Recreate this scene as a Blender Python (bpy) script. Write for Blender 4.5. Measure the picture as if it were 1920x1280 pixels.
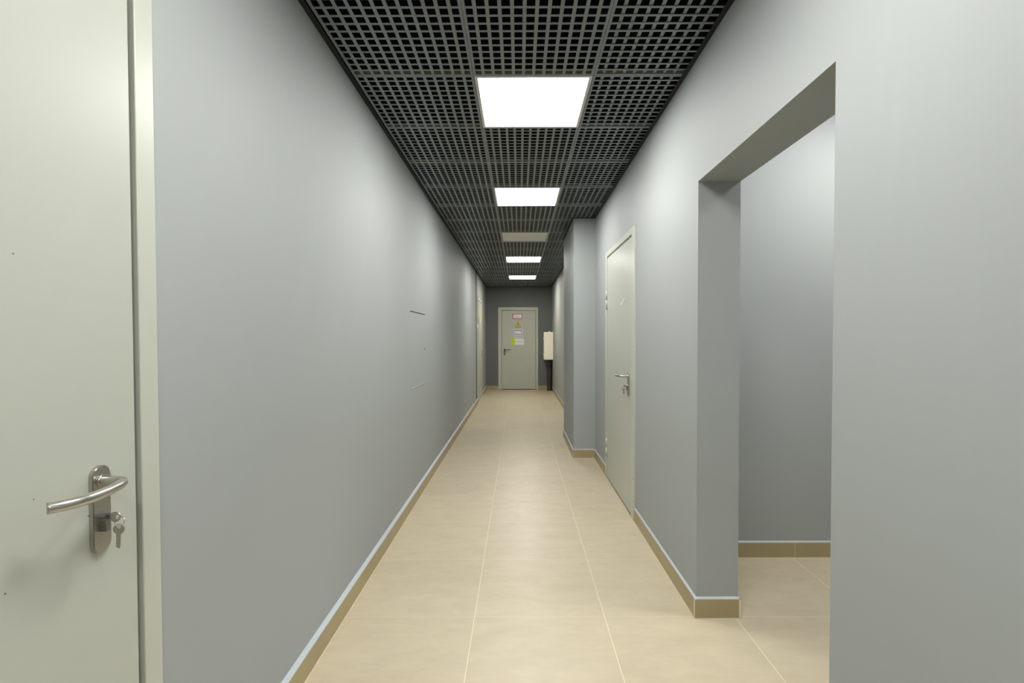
import bpy, bmesh, math, random
from mathutils import Matrix, Vector

for o in list(bpy.data.objects):
    bpy.data.objects.remove(o)
S = bpy.context.scene
COL = S.collection

# ---------------------------------------------------------------- camera
FPX, PITCH, YAW, ROLL, SX, SY = 907.66, .0199, .0006, .0021, 12.886, 11.30
cd = bpy.data.cameras.new('camera')
cd.sensor_width = 36.0
cd.lens = 36.0 * FPX / 1920
cd.shift_x = -SX / 1920
cd.shift_y = SY / 1920
cd.clip_start = .02
cam = bpy.data.objects.new('camera', cd)
cam.matrix_world = (Matrix.Translation((0, 0, 1.3315)) @ Matrix.Rotation(YAW, 4, 'Z')
                    @ Matrix.Rotation(math.pi / 2 - PITCH, 4, 'X') @ Matrix.Rotation(-ROLL, 4, 'Z'))
COL.objects.link(cam)
S.camera = cam

# ---------------------------------------------------------------- world, exposure
w = bpy.data.worlds.new('world')
S.world = w
w.use_nodes = True
w.node_tree.nodes['Background'].inputs[0].default_value = (.5, .55, .6, 1)
w.node_tree.nodes['Background'].inputs[1].default_value = .02
S.view_settings.view_transform = 'Standard'
S.view_settings.look = 'None'
S.view_settings.gamma = 1
S.view_settings.use_curve_mapping = False
S.view_settings.exposure = 0.0
S.cycles.use_denoising = True
S.cycles.max_bounces = 12
S.cycles.diffuse_bounces = 8
S.cycles.sample_clamp_indirect = 6

# brightness of the luminous ceiling panels (nearest first along the corridor)
LIT = (1.0, .985, .95)
POWER = 30.5

# ---------------------------------------------------------------- dimensions
XL, XR = -.855, .840          # corridor walls
YB, YF = 12.45, -2.6          # far end wall, wall behind the camera
CZ = 2.643                    # underside of the ceiling grid
TOPZ = 3.05                   # slab
PZ = CZ + .006                # walls are painted black above the grid
OY0, OY1, OZ = 1.297, 2.280, 2.062    # doorless opening in the right wall
RT = .2                       # thickness of the right wall
SRY1 = 2.912                  # wall seen through the opening
PX, PY0, PY1 = .602, 5.345, 6.53      # pillar
GX, GY, C = -.2255, 2.4503, .6        # ceiling module


# ---------------------------------------------------------------- materials
def mat(name, col, rough=.5, metal=0., spec=.5, var=0., scale=6., bump=0., bscale=60., stretch=(1, 1, 1), rvar=0., coord='Object'):
    m = bpy.data.materials.new(name)
    m.use_nodes = True
    nt = m.node_tree
    b = nt.nodes['Principled BSDF']
    b.inputs['Base Color'].default_value = (*col, 1)
    b.inputs['Roughness'].default_value = rough
    b.inputs['Metallic'].default_value = metal
    b.inputs['Specular IOR Level'].default_value = spec
    g = nt.nodes.new('ShaderNodeNewGeometry')
    mp = nt.nodes.new('ShaderNodeMapping')
    mp.inputs['Scale'].default_value = stretch
    nt.links.new(g.outputs['Position'], mp.inputs['Vector'])
    if var or rvar:
        n = nt.nodes.new('ShaderNodeTexNoise')
        n.inputs['Scale'].default_value = scale
        n.inputs['Detail'].default_value = 6
        nt.links.new(mp.outputs[0], n.inputs['Vector'])
        if var:
            r = nt.nodes.new('ShaderNodeMapRange')
            r.inputs['From Min'].default_value = .3
            r.inputs['From Max'].default_value = .7
            r.inputs['To Min'].default_value = 1 - var
            r.inputs['To Max'].default_value = 1 + var
            nt.links.new(n.outputs['Fac'], r.inputs['Value'])
            mx = nt.nodes.new('ShaderNodeVectorMath')
            mx.operation = 'SCALE'
            mx.inputs[0].default_value = col
            nt.links.new(r.outputs[0], mx.inputs['Scale'])
            nt.links.new(mx.outputs[0], b.inputs['Base Color'])
        if rvar:
            r = nt.nodes.new('ShaderNodeMapRange')
            r.inputs['From Min'].default_value = .3
            r.inputs['From Max'].default_value = .7
            r.inputs['To Min'].default_value = rough - rvar
            r.inputs['To Max'].default_value = rough + rvar
            nt.links.new(n.outputs['Fac'], r.inputs['Value'])
            nt.links.new(r.outputs[0], b.inputs['Roughness'])
    if bump:
        n2 = nt.nodes.new('ShaderNodeTexNoise')
        n2.inputs['Scale'].default_value = bscale
        n2.inputs['Detail'].default_value = 4
        nt.links.new(mp.outputs[0], n2.inputs['Vector'])
        bp = nt.nodes.new('ShaderNodeBump')
        bp.inputs['Strength'].default_value = bump
        bp.inputs['Distance'].default_value = .002
        nt.links.new(n2.outputs['Fac'], bp.inputs['Height'])
        nt.links.new(bp.outputs[0], b.inputs['Normal'])
    return m


def emis(name, col, strength):
    m = bpy.data.materials.new(name)
    m.use_nodes = True
    b = m.node_tree.nodes['Principled BSDF']
    b.inputs['Base Color'].default_value = (.8, .8, .78, 1)
    b.inputs['Emission Color'].default_value = (*col, 1)
    b.inputs['Emission Strength'].default_value = strength
    return m


WALL = mat('grey_wall_paint', (.35, .373, .371), .60, spec=.22, var=.02, scale=1.2, bump=.12, bscale=25, stretch=(1, 1, .5), rvar=.04)
WALL_END = mat('dark_grey_end_wall', (.137, .147, .155), .5, spec=.4, var=.03, scale=1.5, bump=.12, bscale=25)  # end wall: darker base colour than the side walls
DOOR = mat('grey_green_door_enamel', (.46, .482, .425), .36, spec=.5, var=.012, scale=2, bump=.05, bscale=70)
DOORF = mat('grey_green_frame_enamel', (.49, .51, .445), .36, spec=.5, var=.012, scale=2)
STEEL = mat('brushed_steel', (.52, .50, .46), .28, metal=1, var=.04, scale=40, stretch=(1, 1, 8))
STEELD = mat('lock_steel', (.30, .31, .31), .3, metal=1)
DARKH = mat('dark_metal_handle', (.16, .145, .12), .35, metal=1)  # darker metal tone, used only for the end door's handle
KEYM = mat('nickel_key', (.48, .46, .40), .3, metal=1)
CARRIER = mat('galvanised_carrier', (.24, .235, .195), .5)
BLACKM = mat('black_angle_trim', (.012, .013, .013), .5, spec=.3)
GRILLE = mat('anthracite_grille', (.172, .195, .195), .33, spec=.5, var=.05, scale=4)
PLENUM = mat('black_plenum', (.006, .006, .006), .9, spec=.1)
ALU = mat('pale_light_frame', (.55, .55, .52), .4, spec=.5)
OFFDIFF = mat('unlit_diffuser', (.88, .88, .80), .5, spec=.3)
SKIRT = mat('skirting_tile', (.37, .305, .172), .4, spec=.45, var=.06, scale=5)
GROUT = mat('pale_grout', (.74, .64, .46), .7)
SEAL = mat('white_sealant', (.42, .465, .50), .5)
CREAM = mat('cream_cabinet_enamel', (.90, .86, .74), .4, var=.02, scale=5)
DUCT = mat('black_duct_plastic', (.014, .013, .012), .35)
DUCTB = mat('brown_black_duct_plastic', (.035, .031, .022), .4)
WHITEP = mat('white_plastic', (.8, .8, .76), .4)
GROOVE = mat('dark_gap', (.02, .022, .02), .8)
SCUFF = mat('pale_scuff', (.85, .86, .82), .5)
SPECK = mat('dark_speck', (.12, .12, .11), .7)
RED = mat('sign_red', (.45, .06, .07), .5)
BLUE = mat('sign_blue', (.14, .15, .55), .5)
PAPER = mat('sign_white', (.80, .79, .84), .5)
PINKP = mat('sign_pale_pink', (.78, .62, .62), .5)
YEL = mat('sign_yellow', (.95, .55, .03), .5)
LIME = mat('sign_lime', (.62, .72, .01), .5)
PALEY = mat('sign_pale_yellow', (.55, .55, .18), .5)
INK = mat('sign_ink', (.09, .085, .10), .6)
BLK = mat('sign_black', (.03, .022, .01), .6)


def floor_mat():
    m = bpy.data.materials.new('beige_porcelain_tiles')
    m.use_nodes = True
    nt = m.node_tree
    N, Lk = nt.nodes, nt.links
    b = N['Principled BSDF']
    g = N.new('ShaderNodeNewGeometry')
    sep = N.new('ShaderNodeSeparateXYZ')
    Lk.new(g.outputs['Position'], sep.inputs[0])

    def mth(op, a, bb=None, c=None):
        n = N.new('ShaderNodeMath')
        n.operation = op
        for i, v in enumerate((a, bb, c)):
            if v is None:
                continue
            if isinstance(v, (int, float)):
                n.inputs[i].default_value = v
            else:
                Lk.new(v, n.inputs[i])
        return n.outputs[0]
    PXT, PYT, X0, Y0 = .6208, .6, -.2155, 2.2849
    u = mth('DIVIDE', mth('SUBTRACT', sep.outputs[0], X0), PXT)
    v = mth('DIVIDE', mth('SUBTRACT', sep.outputs[1], Y0), PYT)
    du = mth('MULTIPLY', mth('ABSOLUTE', mth('SUBTRACT', u, mth('ROUND', u))), PXT)
    dv = mth('MULTIPLY', mth('ABSOLUTE', mth('SUBTRACT', v, mth('ROUND', v))), PYT)
    lu = mth('LESS_THAN', du, .0016)
    lv = mth('LESS_THAN', dv, .0012)
    line = mth('MAXIMUM', lu, mth('MULTIPLY', lv, .5))
    # one tone per tile
    cmb = N.new('ShaderNodeCombineXYZ')
    Lk.new(mth('FLOOR', u), cmb.inputs[0])
    Lk.new(mth('FLOOR', v), cmb.inputs[1])
    wn = N.new('ShaderNodeTexWhiteNoise')
    Lk.new(cmb.outputs[0], wn.inputs['Vector'])
    # cloudy streaks, different on every tile
    off = N.new('ShaderNodeVectorMath')
    off.operation = 'MULTIPLY_ADD'
    Lk.new(cmb.outputs[0], off.inputs[0])
    off.inputs[1].default_value = (7.3, 3.7, 0)
    Lk.new(g.outputs['Position'], off.inputs[2])
    mp = N.new('ShaderNodeMapping')
    mp.inputs['Scale'].default_value = (1.4, 3.0, 1)
    Lk.new(off.outputs[0], mp.inputs['Vector'])
    n1 = N.new('ShaderNodeTexNoise')
    n1.inputs['Scale'].default_value = 3.2
    n1.inputs['Detail'].default_value = 7
    n1.inputs['Roughness'].default_value = .7
    n1.inputs['Distortion'].default_value = .25
    Lk.new(mp.outputs[0], n1.inputs['Vector'])
    fac = mth('ADD', mth('MULTIPLY', mth('SUBTRACT', n1.outputs['Fac'], .5), .42), mth('MULTIPLY', mth('SUBTRACT', wn.outputs[0], .5), .07))
    sc = mth('ADD', fac, 1.0)
    c1 = N.new('ShaderNodeVectorMath')
    c1.operation = 'SCALE'
    c1.inputs[0].default_value = (.515, .447, .320)
    Lk.new(sc, c1.inputs['Scale'])
    mx = N.new('ShaderNodeMix')
    mx.data_type = 'RGBA'
    Lk.new(line, mx.inputs['Factor'])
    Lk.new(c1.outputs[0], mx.inputs['A'])
    mx.inputs['B'].default_value = (.76, .66, .47, 1)
    Lk.new(mx.outputs['Result'], b.inputs['Base Color'])
    # satin glaze with rougher, patchy dusty areas
    n2 = N.new('ShaderNodeTexNoise')
    n2.inputs['Scale'].default_value = 20
    n2.inputs['Detail'].default_value = 8
    n2.inputs['Roughness'].default_value = .65
    Lk.new(off.outputs[0], n2.inputs['Vector'])
    rg = mth('ADD', mth('MULTIPLY', n2.outputs['Fac'], .45), .15)
    Lk.new(mth('MAXIMUM', rg, mth('MULTIPLY', line, .7)), b.inputs['Roughness'])
    b.inputs['Specular IOR Level'].default_value = .5
    bp = N.new('ShaderNodeBump')
    bp.inputs['Strength'].default_value = .3
    bp.inputs['Distance'].default_value = .003
    Lk.new(mth('SUBTRACT', mth('MULTIPLY', n2.outputs['Fac'], 1.0), mth('MULTIPLY', line, .3)), bp.inputs['Height'])
    Lk.new(bp.outputs[0], b.inputs['Normal'])
    return m


FLOOR = floor_mat()


# ---------------------------------------------------------------- mesh helpers
class MB:
    def __init__(self):
        self.bm = bmesh.new()
        self.mats = []

    def mi(self, m):
        if m is None:
            return 0
        if m not in self.mats:
            self.mats.append(m)
        return self.mats.index(m)

    def box(self, x0, x1, y0, y1, z0, z1, m=None, bev=0., seg=2):
        if x1 < x0: x0, x1 = x1, x0
        if y1 < y0: y0, y1 = y1, y0
        if z1 < z0: z0, z1 = z1, z0
        vs = [self.bm.verts.new((x, y, z)) for x in (x0, x1) for y in (y0, y1) for z in (z0, z1)]
        F = [(0, 1, 3, 2), (4, 6, 7, 5), (0, 4, 5, 1), (2, 3, 7, 6), (0, 2, 6, 4), (1, 5, 7, 3)]
        fs = [self.bm.faces.new([vs[i] for i in f]) for f in F]
        k = self.mi(m)
        for f in fs:
            f.material_index = k
        if bev:
            es = list({e for f in fs for e in f.edges})
            r = bmesh.ops.bevel(self.bm, geom=es, offset=bev, segments=seg, affect='EDGES', profile=.5)
            for f in r['faces']:
                f.material_index = k
                f.smooth = True
        return self

    def prism(self, pts, y0, y1, m=None, T=None):
        """closed outline in XZ pushed from y0 to y1"""
        T = T or Matrix()
        k = self.mi(m)
        a = [self.bm.verts.new(T @ Vector((x, y0, z))) for x, z in pts]
        b = [self.bm.verts.new(T @ Vector((x, y1, z))) for x, z in pts]
        n = len(pts)
        fs = [self.bm.faces.new(a), self.bm.faces.new(b[::-1])]
        for i in range(n):
            fs.append(self.bm.faces.new((a[i], b[i], b[(i + 1) % n], a[(i + 1) % n])))
        for f in fs:
            f.material_index = k
        return self

    def tube(self, pts, r, m=None, n=16, cap=True, closed=False, radii=None):
        k = self.mi(m)
        pts = [Vector(p) for p in pts]
        rings = []
        N = len(pts)
        up = None
        for i, p in enumerate(pts):
            if closed:
                t = (pts[(i + 1) % N] - pts[i - 1]).normalized()
            else:
                t = (pts[min(i + 1, N - 1)] - pts[max(i - 1, 0)]).normalized()
            if up is None:
                up = Vector((0, 0, 1)) if abs(t.z) < .9 else Vector((1, 0, 0))
            a = (up - t * up.dot(t)).normalized()
            up = a
            bb = t.cross(a)
            rr = radii[i] if radii else r
            rings.append([self.bm.verts.new(p + (a * math.cos(q) + bb * math.sin(q)) * rr) for q in [2 * math.pi * j / n for j in range(n)]])
        M = N if closed else N - 1
        for i in range(M):
            A, B = rings[i], rings[(i + 1) % N]
            for j in range(n):
                f = self.bm.faces.new((A[j], A[(j + 1) % n], B[(j + 1) % n], B[j]))
                f.smooth = True
                f.material_index = k
        if cap and not closed:
            self.bm.faces.new(rings[0][::-1]).material_index = k
            self.bm.faces.new(rings[-1]).material_index = k
        return self

    def build(self, name, m=None, parent=None, **props):
        if m is not None and m not in self.mats:
            self.mats.insert(0, m) if not self.mats else self.mats.append(m)
        bmesh.ops.recalc_face_normals(self.bm, faces=self.bm.faces[:])
        me = bpy.data.meshes.new(name)
        self.bm.to_mesh(me)
        self.bm.free()
        for q in self.mats:
            me.materials.append(q)
        o = bpy.data.objects.new(name, me)
        COL.objects.link(o)
        if parent:
            o.parent = parent
        for k_, v_ in props.items():
            o[k_] = v_
        return o


def thing(name, loc=(0, 0, 0), rz=0., **props):
    o = bpy.data.objects.new(name, None)
    o.location = loc
    o.rotation_euler = (0, 0, rz)
    o.empty_display_size = .1
    COL.objects.link(o)
    for k_, v_ in props.items():
        o[k_] = v_
    return o


def struct(name, mb, m, **p):
    return mb.build(name, m, kind='structure', **p)


# ================================================================ ROOM SHELL
# door openings as (low, high, top) along each wall
LD = (.10, 1.118, 2.13)       # door beside the camera
FD = (9.975, 11.035, 2.165)   # far left door
RD = (3.50, 4.645, 2.128)     # right door
BD = (-.525, .473, 2.108)     # end door
HATCH = (3.803, 4.407, .925, 1.548)

m = MB()
T = .2
def lw(y0, y1, z0, z1):
    m.box(XL - T, XL, y0, y1, z0, min(z1, PZ), WALL)
    if z1 > PZ:
        m.box(XL - T, XL, y0, y1, PZ, z1, PLENUM)
lw(YF - T, LD[0], 0, TOPZ)
lw(LD[0], LD[1], LD[2], TOPZ)
lw(LD[1], HATCH[0], 0, TOPZ)
lw(HATCH[0], HATCH[1], 0, HATCH[2])
lw(HATCH[0], HATCH[1], HATCH[3], TOPZ)
lw(HATCH[1], FD[0], 0, TOPZ)
lw(FD[0], FD[1], FD[2], TOPZ)
lw(FD[1], YB, 0, TOPZ)
struct('wall_left', m, WALL)

m = MB()
def rw(y0, y1, z0, z1):
    m.box(XR, XR + RT - .002, y0, y1, z0, min(z1, PZ), WALL)
    if z1 > PZ:
        m.box(XR, XR + RT - .002, y0, y1, PZ, z1, PLENUM)
rw(YF - T, OY0, 0, TOPZ)
rw(OY0, OY1, OZ, TOPZ)
rw(OY1, RD[0], 0, TOPZ)
rw(RD[0], RD[1], RD[2], TOPZ)
rw(RD[1], YB, 0, TOPZ)
struct('wall_right', m, WALL)

m = MB()
m.box(PX, XR, PY0, PY1, 0, PZ, WALL)
m.box(PX, XR, PY0, PY1, PZ, TOPZ, PLENUM)
struct('wall_pillar', m, WALL)

m = MB()
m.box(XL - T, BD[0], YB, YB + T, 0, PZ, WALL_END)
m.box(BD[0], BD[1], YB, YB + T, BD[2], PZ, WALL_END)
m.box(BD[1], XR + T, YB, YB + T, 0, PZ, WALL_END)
m.box(XL - T, XR + T, YB, YB + T, PZ, TOPZ, PLENUM)
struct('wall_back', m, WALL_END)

m = MB()
m.box(XL, XR, YF - T, YF, 0, TOPZ, WALL)
struct('wall_front', m, WALL)

# side passage seen through the opening
m = MB()
m.box(XR + RT, 4.2, SRY1, SRY1 + .15, 0, TOPZ, WALL)
struct('wall_side', m, WALL)
m = MB()
m.box(4.2, 4.4, .55, SRY1 + .15, 0, TOPZ, WALL)
struct('wall_side_end', m, WALL)
m = MB()
m.box(XR + RT, 4.2, .55, .70, 0, TOPZ, WALL)
struct('wall_side_near', m, WALL)

m = MB()
m.box(XL - T, 4.4, YF - T, YB + T, -.1, 0, FLOOR)
struct('floor', m, FLOOR)

# slab above the grid
m = MB()
m.box(XL - T, 4.4, YF - T, YB + T, TOPZ, TOPZ + .1)
struct('ceiling_slab', m, PLENUM)

# ---------------------------------------------------------------- ceiling grid
LIGHTS = [-3, 0, 3, 6, 9, 13]                       # rows that hold a panel light
LIGHTS_ALL = [-6] + LIGHTS
row0 = math.floor((YF - GY) / C)
row1 = math.ceil((YB - GY) / C)
m = MB()
BW, BT, BH, RW, RH = .0155, .0118, .0025, .0125, .024
for ci in (-1, 0, 1):
    px0 = GX + ci * C
    px1 = min(px0 + C, XR - .002)
    for r in range(row0, row1):
        if ci == 0 and r in LIGHTS_ALL:
            continue
        py0, py1 = max(GY + r * C, YF), min(GY + (r + 1) * C, YB)
        a, b_ = px0 + .0008, px1 - .0008
        c_, d_ = py0 + .0008, py1 - .0008
        # tall rim of the panel
        m.box(a, a + RW, c_, d_, CZ, CZ + .006, GRILLE)
        m.box(b_ - RW, b_, c_, d_, CZ, CZ + .006, GRILLE)
        m.box(a + RW, b_ - RW, c_, c_ + RW, CZ, CZ + .006, GRILLE)
        m.box(a + RW, b_ - RW, d_ - RW, d_, CZ, CZ + .006, GRILLE)
        # galvanised carrier profile above the joint
        m.box(a, b_, d_ - .012, d_ + .001, CZ + .0075, CZ + RH, CARRIER)
        for k in range(1, 12):
            x = px0 + .05 * k
            if x + BW / 2 < b_ - RW:
                zo = .005 if ci == 1 else .0006        # right-hand panels are laid the other way round
                m.box(x - BW / 2, x + BW / 2, c_ + RW, d_ - RW, CZ + zo, CZ + zo + BH, GRILLE)
            y = GY + r * C + .05 * k
            if c_ + RW < y < d_ - RW:
                m.box(a + RW, b_ - RW, y - BT / 2, y + BT / 2, CZ + .001, CZ + .001 + BH, GRILLE)
struct('ceiling', m, GRILLE)

# black wall angles carrying the grid
def angle(name, x0, x1, y0, y1, up):
    mb = MB()
    mb.box(x0, x1, y0, y1, CZ - .002, CZ)
    ux0, ux1, uy0, uy1 = up
    mb.box(ux0, ux1, uy0, uy1, CZ - .002, CZ + .03)
    struct(name, mb, BLACKM)
AW = .024
angle('trim_1', XL, XL + AW, YF, YB, (XL, XL + .002, YF, YB))
angle('trim_2', XR - AW, XR, YF, PY0, (XR - .002, XR, YF, PY0))
angle('trim_3', PX - AW, XR, PY0 - AW, PY0, (PX, XR, PY0 - .002, PY0))
angle('trim_4', PX - AW, PX, PY0, PY1, (PX - .002, PX, PY0, PY1))
angle('trim_5', XR - AW, XR, PY1, YB, (XR - .002, XR, PY1, YB))
angle('trim_6', XL + AW, XR - AW, YB - AW, YB, (XL + AW, XR - AW, YB - .002, YB))

# ceiling of the side passage
m = MB()
m.box(XR + RT, 4.2, .70, SRY1, 2.84, 2.87)
struct('ceiling_side', m, GRILLE)


# ---------------------------------------------------------------- skirting tiles
SH, ST = .090, .011
def skirt_run(mb, sl, p0, p1, n, th=ST, start=0., ends=True):
    """p0->p1 along the wall foot, n = unit normal into the room"""
    p0, p1, n = Vector(p0), Vector(p1), Vector(n)
    d = (p1 - p0)
    L = d.length
    d.normalize()

    def bx(b, s0, s1, t0, t1, z0, z1, mm):
        q = [p0 + d * s0 + n * t0, p0 + d * s1 + n * t1]
        b.box(q[0].x, q[1].x, q[0].y, q[1].y, z0, z1, mm)
    # grout bed
    bx(mb, 0, L, 0, th - .0012, 0, SH - .001, GROUT)
    bx(mb, 0, L, 0, th + .0015, 0, .0022, GROUT)
    s = 0.
    e = start if start > 0 else .6
    while s < L - 1e-4:
        e = min(e, L)
        bx(mb, s + (.0012 if s > 0 or ends else 0), e - (.0012 if e < L or ends else 0), .001, th, .0015, SH, SKIRT)
        s, e = e, e + .6
    # sealant bead on top: sloping from the tile edge up to the wall
    v = []
    for s_ in (0, L):
        for t_, z_ in ((0, SH), (th - .001, SH), (th - .001, SH + .003), (0, SH + .010)):
            q = p0 + d * s_ + n * t_
            v.append(sl.bm.verts.new((q.x, q.y, z_)))
    k = 0
    for f in ((0, 1, 2, 3), (7, 6, 5, 4), (0, 4, 5, 1), (1, 5, 6, 2), (2, 6, 7, 3), (3, 7, 4, 0)):
        sl.bm.faces.new([v[i] for i in f]).material_index = k


def skirting(name, runs, bead=True):
    mb, sl = MB(), MB()
    for r in runs:
        skirt_run(mb, sl, *r[:3], **(r[3] if len(r) > 3 else {}))
    o = struct(name, mb, SKIRT)
    sl.build('sealant_bead', SEAL if bead else SKIRT, o, **(dict(label='white sealant bead') if bead else {}))


TL = .022
skirting('baseboard_left', [((XL, 1.131, 0), (XL, 9.962, 0), (1, 0, 0), dict(th=TL, start=.45)),
                            ((XL, FD[1] + .012, 0), (XL, YB, 0), (1, 0, 0), dict(th=TL)),
                            ((XL, YF, 0), (XL, .085, 0), (1, 0, 0), dict(th=TL))])
skirting('baseboard_right', [((XR, YF, 0), (XR, OY0 + ST, 0), (-1, 0, 0)),
                             ((XR - ST, OY1, 0), (XR + RT, OY1, 0), (0, -1, 0)),
                             ((XR, OY1, 0), (XR, 3.487, 0), (-1, 0, 0), dict(start=.6)),
                             ((XR, 4.658, 0), (XR, PY0, 0), (-1, 0, 0)),
                             ((XR, PY1, 0), (XR, YB, 0), (-1, 0, 0)),
                             ((XR + RT, OY1 - ST, 0), (XR + RT, SRY1, 0), (1, 0, 0)),
                             ((XR - ST, OY0, 0), (XR + RT + ST, OY0, 0), (0, 1, 0))])
skirting('baseboard_pillar', [((PX - ST, PY0, 0), (XR, PY0, 0), (0, -1, 0)),
                              ((PX, PY0, 0), (PX, PY1, 0), (-1, 0, 0), dict(start=.6))])
skirting('baseboard_back', [((XL, YB, 0), (-.538, YB, 0), (0, -1, 0)), ((.486, YB, 0), (XR, YB, 0), (0, -1, 0))], bead=False)
skirting('baseboard_side', [((1.042, SRY1, 0), (4.2, SRY1, 0), (0, -1, 0), dict(start=.622))])


# ================================================================ DOORS
def stadium(w_, h_, n=12):
    r = w_ / 2
    pts = []
    for i in range(n + 1):
        a = math.pi * i / n
        pts.append((r * math.cos(a), h_ / 2 - r + r * math.sin(a)))
    for i in range(n + 1):
        a = math.pi + math.pi * i / n
        pts.append((r * math.cos(a), -h_ / 2 + r + r * math.sin(a)))
    return pts


def handle(parent, x, z, y, d, sm=None):
    """lever handle on a long plate; faces -Y, lever runs towards d (+1/-1) along x; y = leaf face"""
    h = MB()
    # plate with a softened front edge
    h.prism([(x + px_, z + pz_) for px_, pz_ in stadium(.042, .176)], y, y - .0075)
    h.prism([(x + px_, z + pz_) for px_, pz_ in stadium(.039, .173)], y - .0074, y - .009)
    plate = h.build('door_handle', sm or STEEL, parent, label='dark metal door handle' if sm else 'brushed steel door handle')
    # lever: neck, bend, long bowed grip
    lz = z + .057
    ctrl = [(0, -.004), (0, .006), (0, .030), (.003, .050), (.020, .063), (.048, .072), (.082, .078), (.114, .078), (.141, .069), (.160, .054), (.168, .046)]
    pts = []
    for i in range(1, len(ctrl) - 2):
        P = [Vector(q) for q in ctrl[i - 1:i + 3]]
        for j in range(5):
            u = j / 5
            q = .5 * ((2 * P[1]) + (P[2] - P[0]) * u + (2 * P[0] - 5 * P[1] + 4 * P[2] - P[3]) * u * u + (3 * P[1] - P[0] - 3 * P[2] + P[3]) * u ** 3)
            pts.append((x + d * q.x, y - q.y, lz))
    pts.append((x + d * ctrl[-2][0], y - ctrl[-2][1], lz))
    lv = MB()
    lv.tube(pts, .0095, n=20)
    lv.tube([(x, y - .008, lz), (x, y - .013, lz)], .0125, n=24)
    lv.build('lever', sm or STEEL, plate)
    # euro cylinder below
    c = MB()
    cz = z - .024
    out = [(x + .0085 * math.cos(a), cz + .008 + .0085 * math.sin(a)) for a in [math.pi * (-.25 + 1.5 * i / 14) for i in range(15)]]
    out += [(x - .005, cz - .020), (x + .005, cz - .020)]
    c.prism(out, y - .007, y - .020)
    c.build('lock_cylinder', STEELD, plate, label='dark lock cylinder')
    return plate


def keys(name_loc, rz, d, label, two=True):
    """bunch: one key in the lock, one hanging on the ring. Local frame like handle(): lock axis at origin facing -Y"""
    t = thing('key_bunch', name_loc, rz, label=label, category='keys', group='key bunches hanging in door locks')

    def key(M, nm):
        k = MB()
        n = 18
        bow = [(.0105 * math.cos(2 * math.pi * i / n), .0105 * math.sin(2 * math.pi * i / n)) for i in range(n)]
        # bow with a hole: ring of quads
        hole = [(.0042 * math.cos(2 * math.pi * i / n), .005 + .0035 * math.sin(2 * math.pi * i / n)) for i in range(n)]
        vs = {}
        for s_, th in ((0, -.0011), (1, .0011)):
            vs[s_, 'o'] = [k.bm.verts.new(M @ Vector((px_, th, pz_))) for px_, pz_ in bow]
            vs[s_, 'i'] = [k.bm.verts.new(M @ Vector((px_, th, pz_))) for px_, pz_ in hole]
        for i in range(n):
            j = (i + 1) % n
            k.bm.faces.new((vs[0, 'o'][i], vs[0, 'o'][j], vs[0, 'i'][j], vs[0, 'i'][i]))
            k.bm.faces.new((vs[1, 'o'][i], vs[1, 'i'][i], vs[1, 'i'][j], vs[1, 'o'][j]))
            k.bm.faces.new((vs[0, 'o'][i], vs[1, 'o'][i], vs[1, 'o'][j], vs[0, 'o'][j]))
            k.bm.faces.new((vs[0, 'i'][i], vs[0, 'i'][j], vs[1, 'i'][j], vs[1, 'i'][i]))
        bl = [(-.004, -.009), (-.004, -.036), (-.002, -.039), (.002, -.037), (.0045, -.034), (.003, -.031), (.0045, -.028), (.0032, -.025), (.0045, -.022), (.0035, -.019), (.0045, -.016), (.0045, -.009)]
        k.prism(bl, -.001, .001, T=M)
        k.build(nm, KEYM, t)
    # key in the lock: bow towards the room, blade into the cylinder (local +y)
    M1 = Matrix.Translation((0, -.0345, 0)) @ Matrix(((0, 1, 0, 0), (0, 0, -1, 0), (1, 0, 0, 0), (0, 0, 0, 1)))
    key(M1, 'key')
    # ring through the bow hole
    r = MB()
    cy, cz_, rr = -.043, -.010, .0095
    r.tube([(.0025 * math.sin(a), cy + rr * math.cos(a), cz_ + rr * math.sin(a)) for a in [2 * math.pi * i / 24 for i in range(24)]], .0009, n=8, closed=True)
    r.build('key_ring', STEEL, t)
    if two:
        M2 = Matrix.Translation((0, -.041, -.0245)) @ Matrix.Rotation(math.radians(90 + 8), 4, 'Z') @ Matrix.Rotation(math.radians(-3), 4, 'Y')
        key(M2, 'key')
    return t


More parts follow.
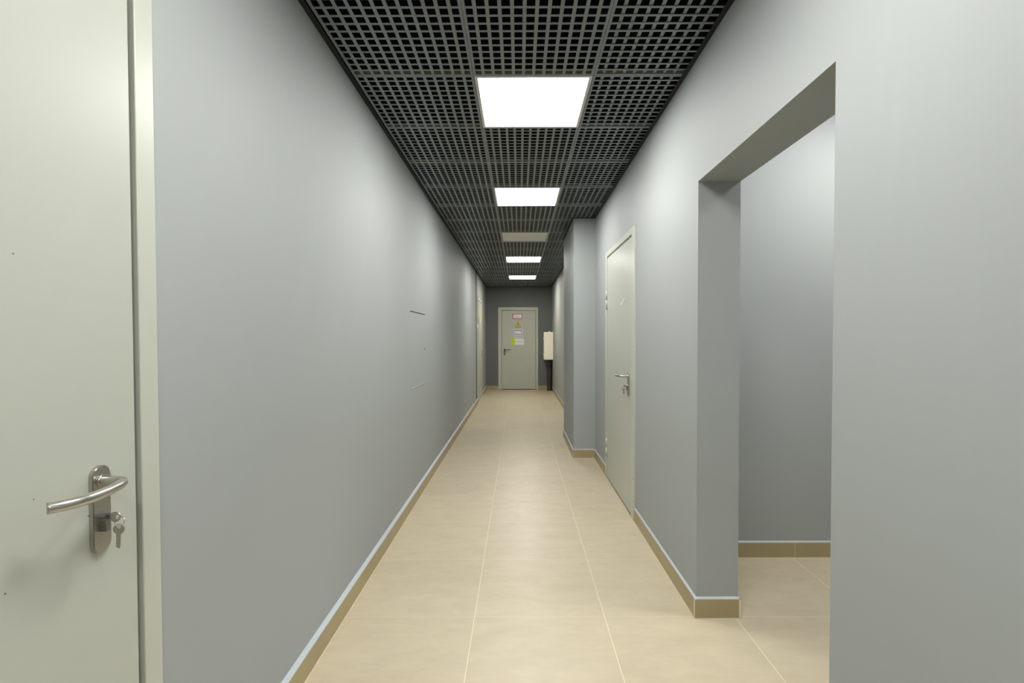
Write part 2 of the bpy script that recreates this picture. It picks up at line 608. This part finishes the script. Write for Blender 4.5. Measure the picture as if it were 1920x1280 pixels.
def door(n, loc, rz, outer, leaf, hinge, gap_l, gap_r, gap_t, hx, hz, d, proud=.012, zb=.014, cw=None):
    """local frame: wall face y=0, room at -Y. outer=(x0,x1,top) leaf=(x0,x1,top)"""
    t = thing('door_%d' % n, loc, rz, kind='structure')
    x0, x1, zt = outer
    a, b_, lt = leaf
    fr = MB()
    il, ir, it = a - gap_l, b_ + gap_r, lt + gap_t
    bv = .0025
    fr.box(x0, il, -proud, .05, 0, zt, bev=bv)
    fr.box(ir, x1, -proud, .05, 0, zt, bev=bv)
    fr.box(il - .001, ir + .001, -proud, .05, it, zt, bev=bv)
    # rebate behind the leaf edge
    fr.box(il - .001, a + .02, .034, .06, 0, it)
    fr.box(b_ - .02, ir + .001, .034, .06, 0, it)
    fr.box(il - .001, ir + .001, .034, .06, lt - .02, it)
    fr.build('door_frame', DOORF, t)
    sl = MB()
    sl.box(il, ir, .0, .06, 0, .004)
    sl.build('threshold', GROOVE, t)
    lf = MB()
    ly = -.009
    lf.box(a, b_, ly, .033, zb, lt, bev=.004, seg=3)
    L = lf.build('door_leaf', DOOR, t)
    for hz0 in ((1.60, 1.77), (.21, .38)):
        hg = MB()
        xh = (b_ + gap_r * .5) if hinge > 0 else (a - gap_l * .5)
        zm = sum(hz0) / 2
        hg.tube([(xh, ly - .007, hz0[0]), (xh, ly - .007, zm - .0015)], .0085, n=16)
        hg.tube([(xh, ly - .007, zm + .0015), (xh, ly - .007, hz0[1])], .0085, n=16)
        hg.tube([(xh, ly - .007, hz0[0] + .004), (xh, ly - .007, hz0[1] - .004)], .0055, n=12)
        hg.box(xh - .012, xh + .012, ly - .002, ly + .012, hz0[0] + .01, hz0[1] - .01)
        hg.build('hinge', DOORF, t)
    if hx is not None:
        handle(t, hx, hz, ly, d, DARKH if n == 4 else None)
    return t


R90 = math.pi / 2
# 1: door beside the camera (local x = world Y)
d1 = door(1, (XL, 0, 0), R90, (.09, 1.129, 2.14), (.165, 1.063, 2.07), -1, .006, .0125, .018, .965, .990, -1)
keys((XL + .009, .965, .990 - .016), R90, -1, 'two steel keys on a ring in the lock of the near left door')
# 2: far left door
d2 = door(2, (XL, 0, 0), R90, (9.962, 11.047, 2.178), (10.04, 10.975, 2.105), -1, .006, .008, .014, 10.915, .975, -1)
# 3: right door (local x = -world Y)
d3 = door(3, (XR, 0, 0), -R90, (-4.658, -3.487, 2.14), (-4.56, -3.585, 2.078), -1, .008, .006, .014, -3.66, .982, -1)
keys((XR - .009, 3.66, .982 - .016), -R90, -1, 'two steel keys on a ring in the lock of the right-hand door')
# 4: end door
d4 = door(4, (0, YB, 0), 0, (-.538, .486, 2.118), (-.447, .421, 2.030), 1, .006, .007, .010, -.377, .972, 1)

# scuffs and specks that sit on the doors
m = MB()
m.prism([(-4.00, 1.603), (-3.93, 1.612), (-3.862, 1.640), (-3.80, 1.645), (-3.86, 1.632), (-3.93, 1.600)], -.0092, -.0096)
m.build('scuff_mark', SCUFF, d3, label='white scuff mark')
for i, (px_, pz_, r_) in enumerate(((.837, 1.052, .0012), (.942, .984, .0013), (.787, .913, .0016), (.812, 1.474, .0014))):
    m = MB()
    m.prism([(px_ + r_ * math.cos(a), pz_ + r_ * math.sin(a)) for a in [math.pi * 2 * k / 10 for k in range(10)]], -.0092, -.0095)
    m.build('chip_mark', SPECK, d1, label='dark chip')
for px_, pz_ in ((-3.52, 1.268), (-3.515, .30), (-3.50, .145)):
    m = MB()
    m.prism([(px_ + .005 * math.cos(a), pz_ + .005 * math.sin(a)) for a in [math.pi * 2 * k / 10 for k in range(10)]], -.0122, -.0126)
    m.build('chip_mark', SPECK, d3, label='dark chip')


# ================================================================ CEILING LIGHTS
def light(x0, y0, z, em, label, tone=LIT, out=.0):
    t = thing('ceiling_light', (x0 + C / 2, y0 + C / 2, z), 0, label=label, category='ceiling light', group='square light panels set in the ceiling')
    h, f = .2975, .0165
    fr = MB()
    for (a, b_, c_, d_) in ((-h, h, -h, -h + f), (-h, h, h - f, h), (-h, -h + f, -h + f, h - f), (h - f, h, -h + f, h - f)):
        fr.box(a, b_, c_, d_, -.0015, .012)
    fr.build('light_frame', ALU, t)
    df = MB()
    df.box(-h + f, h - f, -h + f, h - f, .008, .011)
    if em:
        md = emis('luminous_diffuser', tone, em)
    else:
        md = OFFDIFF
    df.build('diffuser', md, t)
    hs = MB()
    hs.box(-h, h, -h, h, .0125, .03)
    hs.build('housing', BLACKM, t)
    return t


WARM = (1.0, .93, .80)
names = {-6: ('square lit ceiling panel behind the viewpoint, last of the row', POWER, LIT),
         -3: ('square lit ceiling panel directly over the near left door', POWER, LIT),
         0: ('nearest and largest lit square ceiling panel in view', POWER, LIT),
         3: ('lit square ceiling panel second nearest, between the largest panel and the unlit one', POWER, LIT),
         6: ('unlit pale beige square ceiling panel, the only dark one of the row', 0, LIT),
         9: ('lit square ceiling panel just beyond the unlit one', POWER, LIT),
         13: ('farthest lit ceiling panel, warm white, nearest the end door', POWER * 1.15, WARM)}
for r, (lb, e_, tn) in names.items():
    light(GX, GY + r * C, CZ, e_, lb, tn)
light(1.72, 1.80, 2.80, POWER * 1.3, 'lit square ceiling panel in the side passage beyond the doorless opening', LIT)

# ================================================================ LEFT WALL FITTINGS
t = thing('access_hatch', (XL, (HATCH[0] + HATCH[1]) / 2, HATCH[2]), R90, label='square flush access hatch painted like the left wall, with a small round lock', category='hatch')
hw = (HATCH[1] - HATCH[0]) / 2
hh = HATCH[3] - HATCH[2]
m = MB()
m.box(-hw, hw, -.0003, .016, .009, hh - .008)
m.build('hatch_panel', WALL, t)
m = MB()
for q in ((-hw, -hw + .02, 0, hh), (hw - .02, hw, 0, hh), (-hw + .02, hw - .02, 0, .02), (-hw + .02, hw - .02, hh - .02, hh)):
    m.box(q[0], q[1], .018, .04, q[2], q[3])
m.build('hatch_frame', GROOVE, t)
m = MB()
m.tube([(hw - .033, -.0015, .309), (hw - .033, -.006, .309)], .009, n=20)
m.build('hatch_lock', STEELD, t)
m = MB()
m.box(-hw + .01, hw - .01, -.003, .004, .0, .0075, bev=.001)
m.build('bottom_lip', SEAL, t, label='pale bottom lip')

# thin dark conduit and the little white box it feeds
m = MB()
m.box(XL, XL + .010, 9.60, 9.622, 0.12, CZ - .002, bev=.002)
m.build('cable_conduit', GROOVE, None, label='thin dark cable conduit running down the left wall before the far left door', category='conduit')
t = thing('door_release_box', (XL, 9.67, 1.53), 0, label='small white plastic box on the left wall beside the far left door', category='switch')
m = MB()
m.box(.0, .032, -.035, .035, 0, .085, bev=.004)
m.build('box_body', WHITEP, t)
m = MB()
m.tube([(.030, 0, .043), (.036, 0, .043)], .013, n=18)
m.build('push_button', WHITEP, t)

# ================================================================ CABINET AND DUCTS AT THE FAR END
t = thing('wall_cabinet', (XR, 12.16, .79), 0, label='tall narrow cream metal cabinet on the right wall beside the end door', category='cabinet')
m = MB()
m.box(-.205, -.001, -.20, .20, 0, .685, bev=.006)
m.build('cabinet_body', CREAM, t)
m = MB()
m.box(-.226, -.206, -.196, .196, .004, .681, bev=.005)
cdr = m.build('cabinet_door', CREAM, t)
for z0 in (.13, .52):
    m = MB()
    m.tube([(-.225, -.155, z0), (-.237, -.155, z0)], .014, n=16)
    m.box(-.243, -.236, -.164, -.146, z0 - .024, z0 + .024, bev=.002)
    m.build('latch', CREAM, cdr)
m = MB()
m.tube([(-.09, -.15, .684), (-.09, -.15, .704)], .017, n=18)
m.tube([(-.09, -.15, .700), (-.09, -.15, .710)], .022, n=18)
m.build('cable_gland', CREAM, t)

m = MB()
m.box(.698, .792, 12.14, 12.22, 0, .789, bev=.006)
m.build('cable_duct', DUCTB, None, label='dark brown square cable duct rising from the floor to the cream cabinet', category='cable duct', group='cable ducts under the cream cabinet')
m = MB()
m.tube([(.812, 12.20, .0), (.812, 12.20, .789)], .0155, n=20)
m.build('cable_pipe', DUCT, None, label='round black cable pipe squeezed between the brown duct and the right wall', category='pipe')


# ================================================================ SIGNS
def sign(name, x0, x1, z0, z1, label, y=YB - .009, rz=0., loc=None, **pr):
    t = thing(name, loc or ((x0 + x1) / 2, y, z0), rz, label=label, category='sign', **pr)
    return t, (x1 - x0) / 2, z1 - z0


def plate(t, name, mt, x0, x1, z0, z1, y0=0., y1=-.001, **k):
    m_ = MB()
    m_.box(x0, x1, y0, y1, z0, z1)
    return m_.build(name, mt, t, **k)


def textline(t, x0, x1, z, h, mt=INK, seed=1, y=-.0014):
    rr = random.Random(seed)
    m_ = MB()
    x = x0
    while x < x1 - .004:
        w_ = rr.uniform(.004, .008)
        hh_ = h * rr.choice((1, 1, .7))
        m_.box(x, min(x + w_, x1), -.0008, y, z, z + hh_)
        x += w_ + rr.choice((.0015, .002, .002, .006))
    return m_.build('lettering', mt, t)


t, h, H = sign('door_sign', -.168, .078, 1.816, 1.951, 'red-bordered rectangular sign, topmost on the end door')
plate(t, 'sign_border', RED, -h, h, 0, H)
plate(t, 'sign_face', PAPER, -h + .020, h - .014, .018, H - .036, 0, -.0012)
plate(t, 'sign_band', PINKP, -h + .020, h - .014, H - .035, H - .012, 0, -.0012)
textline(t, -.045, .03, .060, .014, INK, 3, -.0016)
textline(t, -.085, .085, .036, .010, RED, 4, -.0016)

t, h, H = sign('warning_sign', -.116, .052, 1.597, 1.750, 'yellow triangular electrical hazard sign with black border and lightning bolt')
def tri(s, off=0.):
    return [(-h * s, H * .333 * (1 - s) + off), (h * s, H * .333 * (1 - s) + off), (0, H * (.333 + .667 * s) + off)]
m = MB(); m.prism(tri(1.0), 0, -.001); m.build('sign_edge', YEL, t)
m = MB(); m.prism(tri(.90), -.001, -.0014); m.build('sign_border', BLK, t)
m = MB(); m.prism(tri(.68), -.0014, -.0018); m.build('sign_face', YEL, t)
m = MB()
m.prism([(.010, .092), (-.016, .052), (-.001, .054), (-.006, .022), (-.012, .026), (.001, .008), (.008, .030), (.002, .026), (.018, .064), (.004, .060), (.020, .090)], -.0018, -.0022)
m.build('lightning_bolt', BLK, t)

t, h, H = sign('door_sign', -.135, .082, 1.335, 1.548, 'white paper sign with a blue two-panel frame, below the warning triangle')
plate(t, 'sign_paper', PAPER, -h, h, 0, H)
plate(t, 'sign_border', BLUE, -h + .016, h - .016, .014, H - .016, 0, -.0012)
plate(t, 'sign_face', PAPER, -h + .028, h - .028, .094, H - .038, 0, -.0016)
plate(t, 'sign_face', PINKP, -h + .028, h - .028, .026, .080, 0, -.0016)
textline(t, -.045, .045, .108, .010, INK, 5, -.002)
textline(t, -.05, .055, .048, .012, INK, 6, -.002)

t, h, H = sign('door_sign', -.192, .122, 1.152, 1.318, 'white paper sign with a lime green left strip, lowest on the end door')
plate(t, 'colour_strip', LIME, -h, -h + .088, 0, H)
plate(t, 'sign_paper', PAPER, -h + .088, h, .004, H - .008)
textline(t, -.050, .135, H / 2 - .010, .013, INK, 8, -.0014)

t, h, H = sign('door_sign', 0, .40, 1.70, 1.87, 'small yellow and white sign on the far left door', rz=R90, loc=(XL + .009, 10.47, 1.70))
plate(t, 'sign_face', PALEY, -h, h, 0, H)
plate(t, 'sign_paper', PAPER, .02, h - .02, -.03, .05, 0, -.0014)
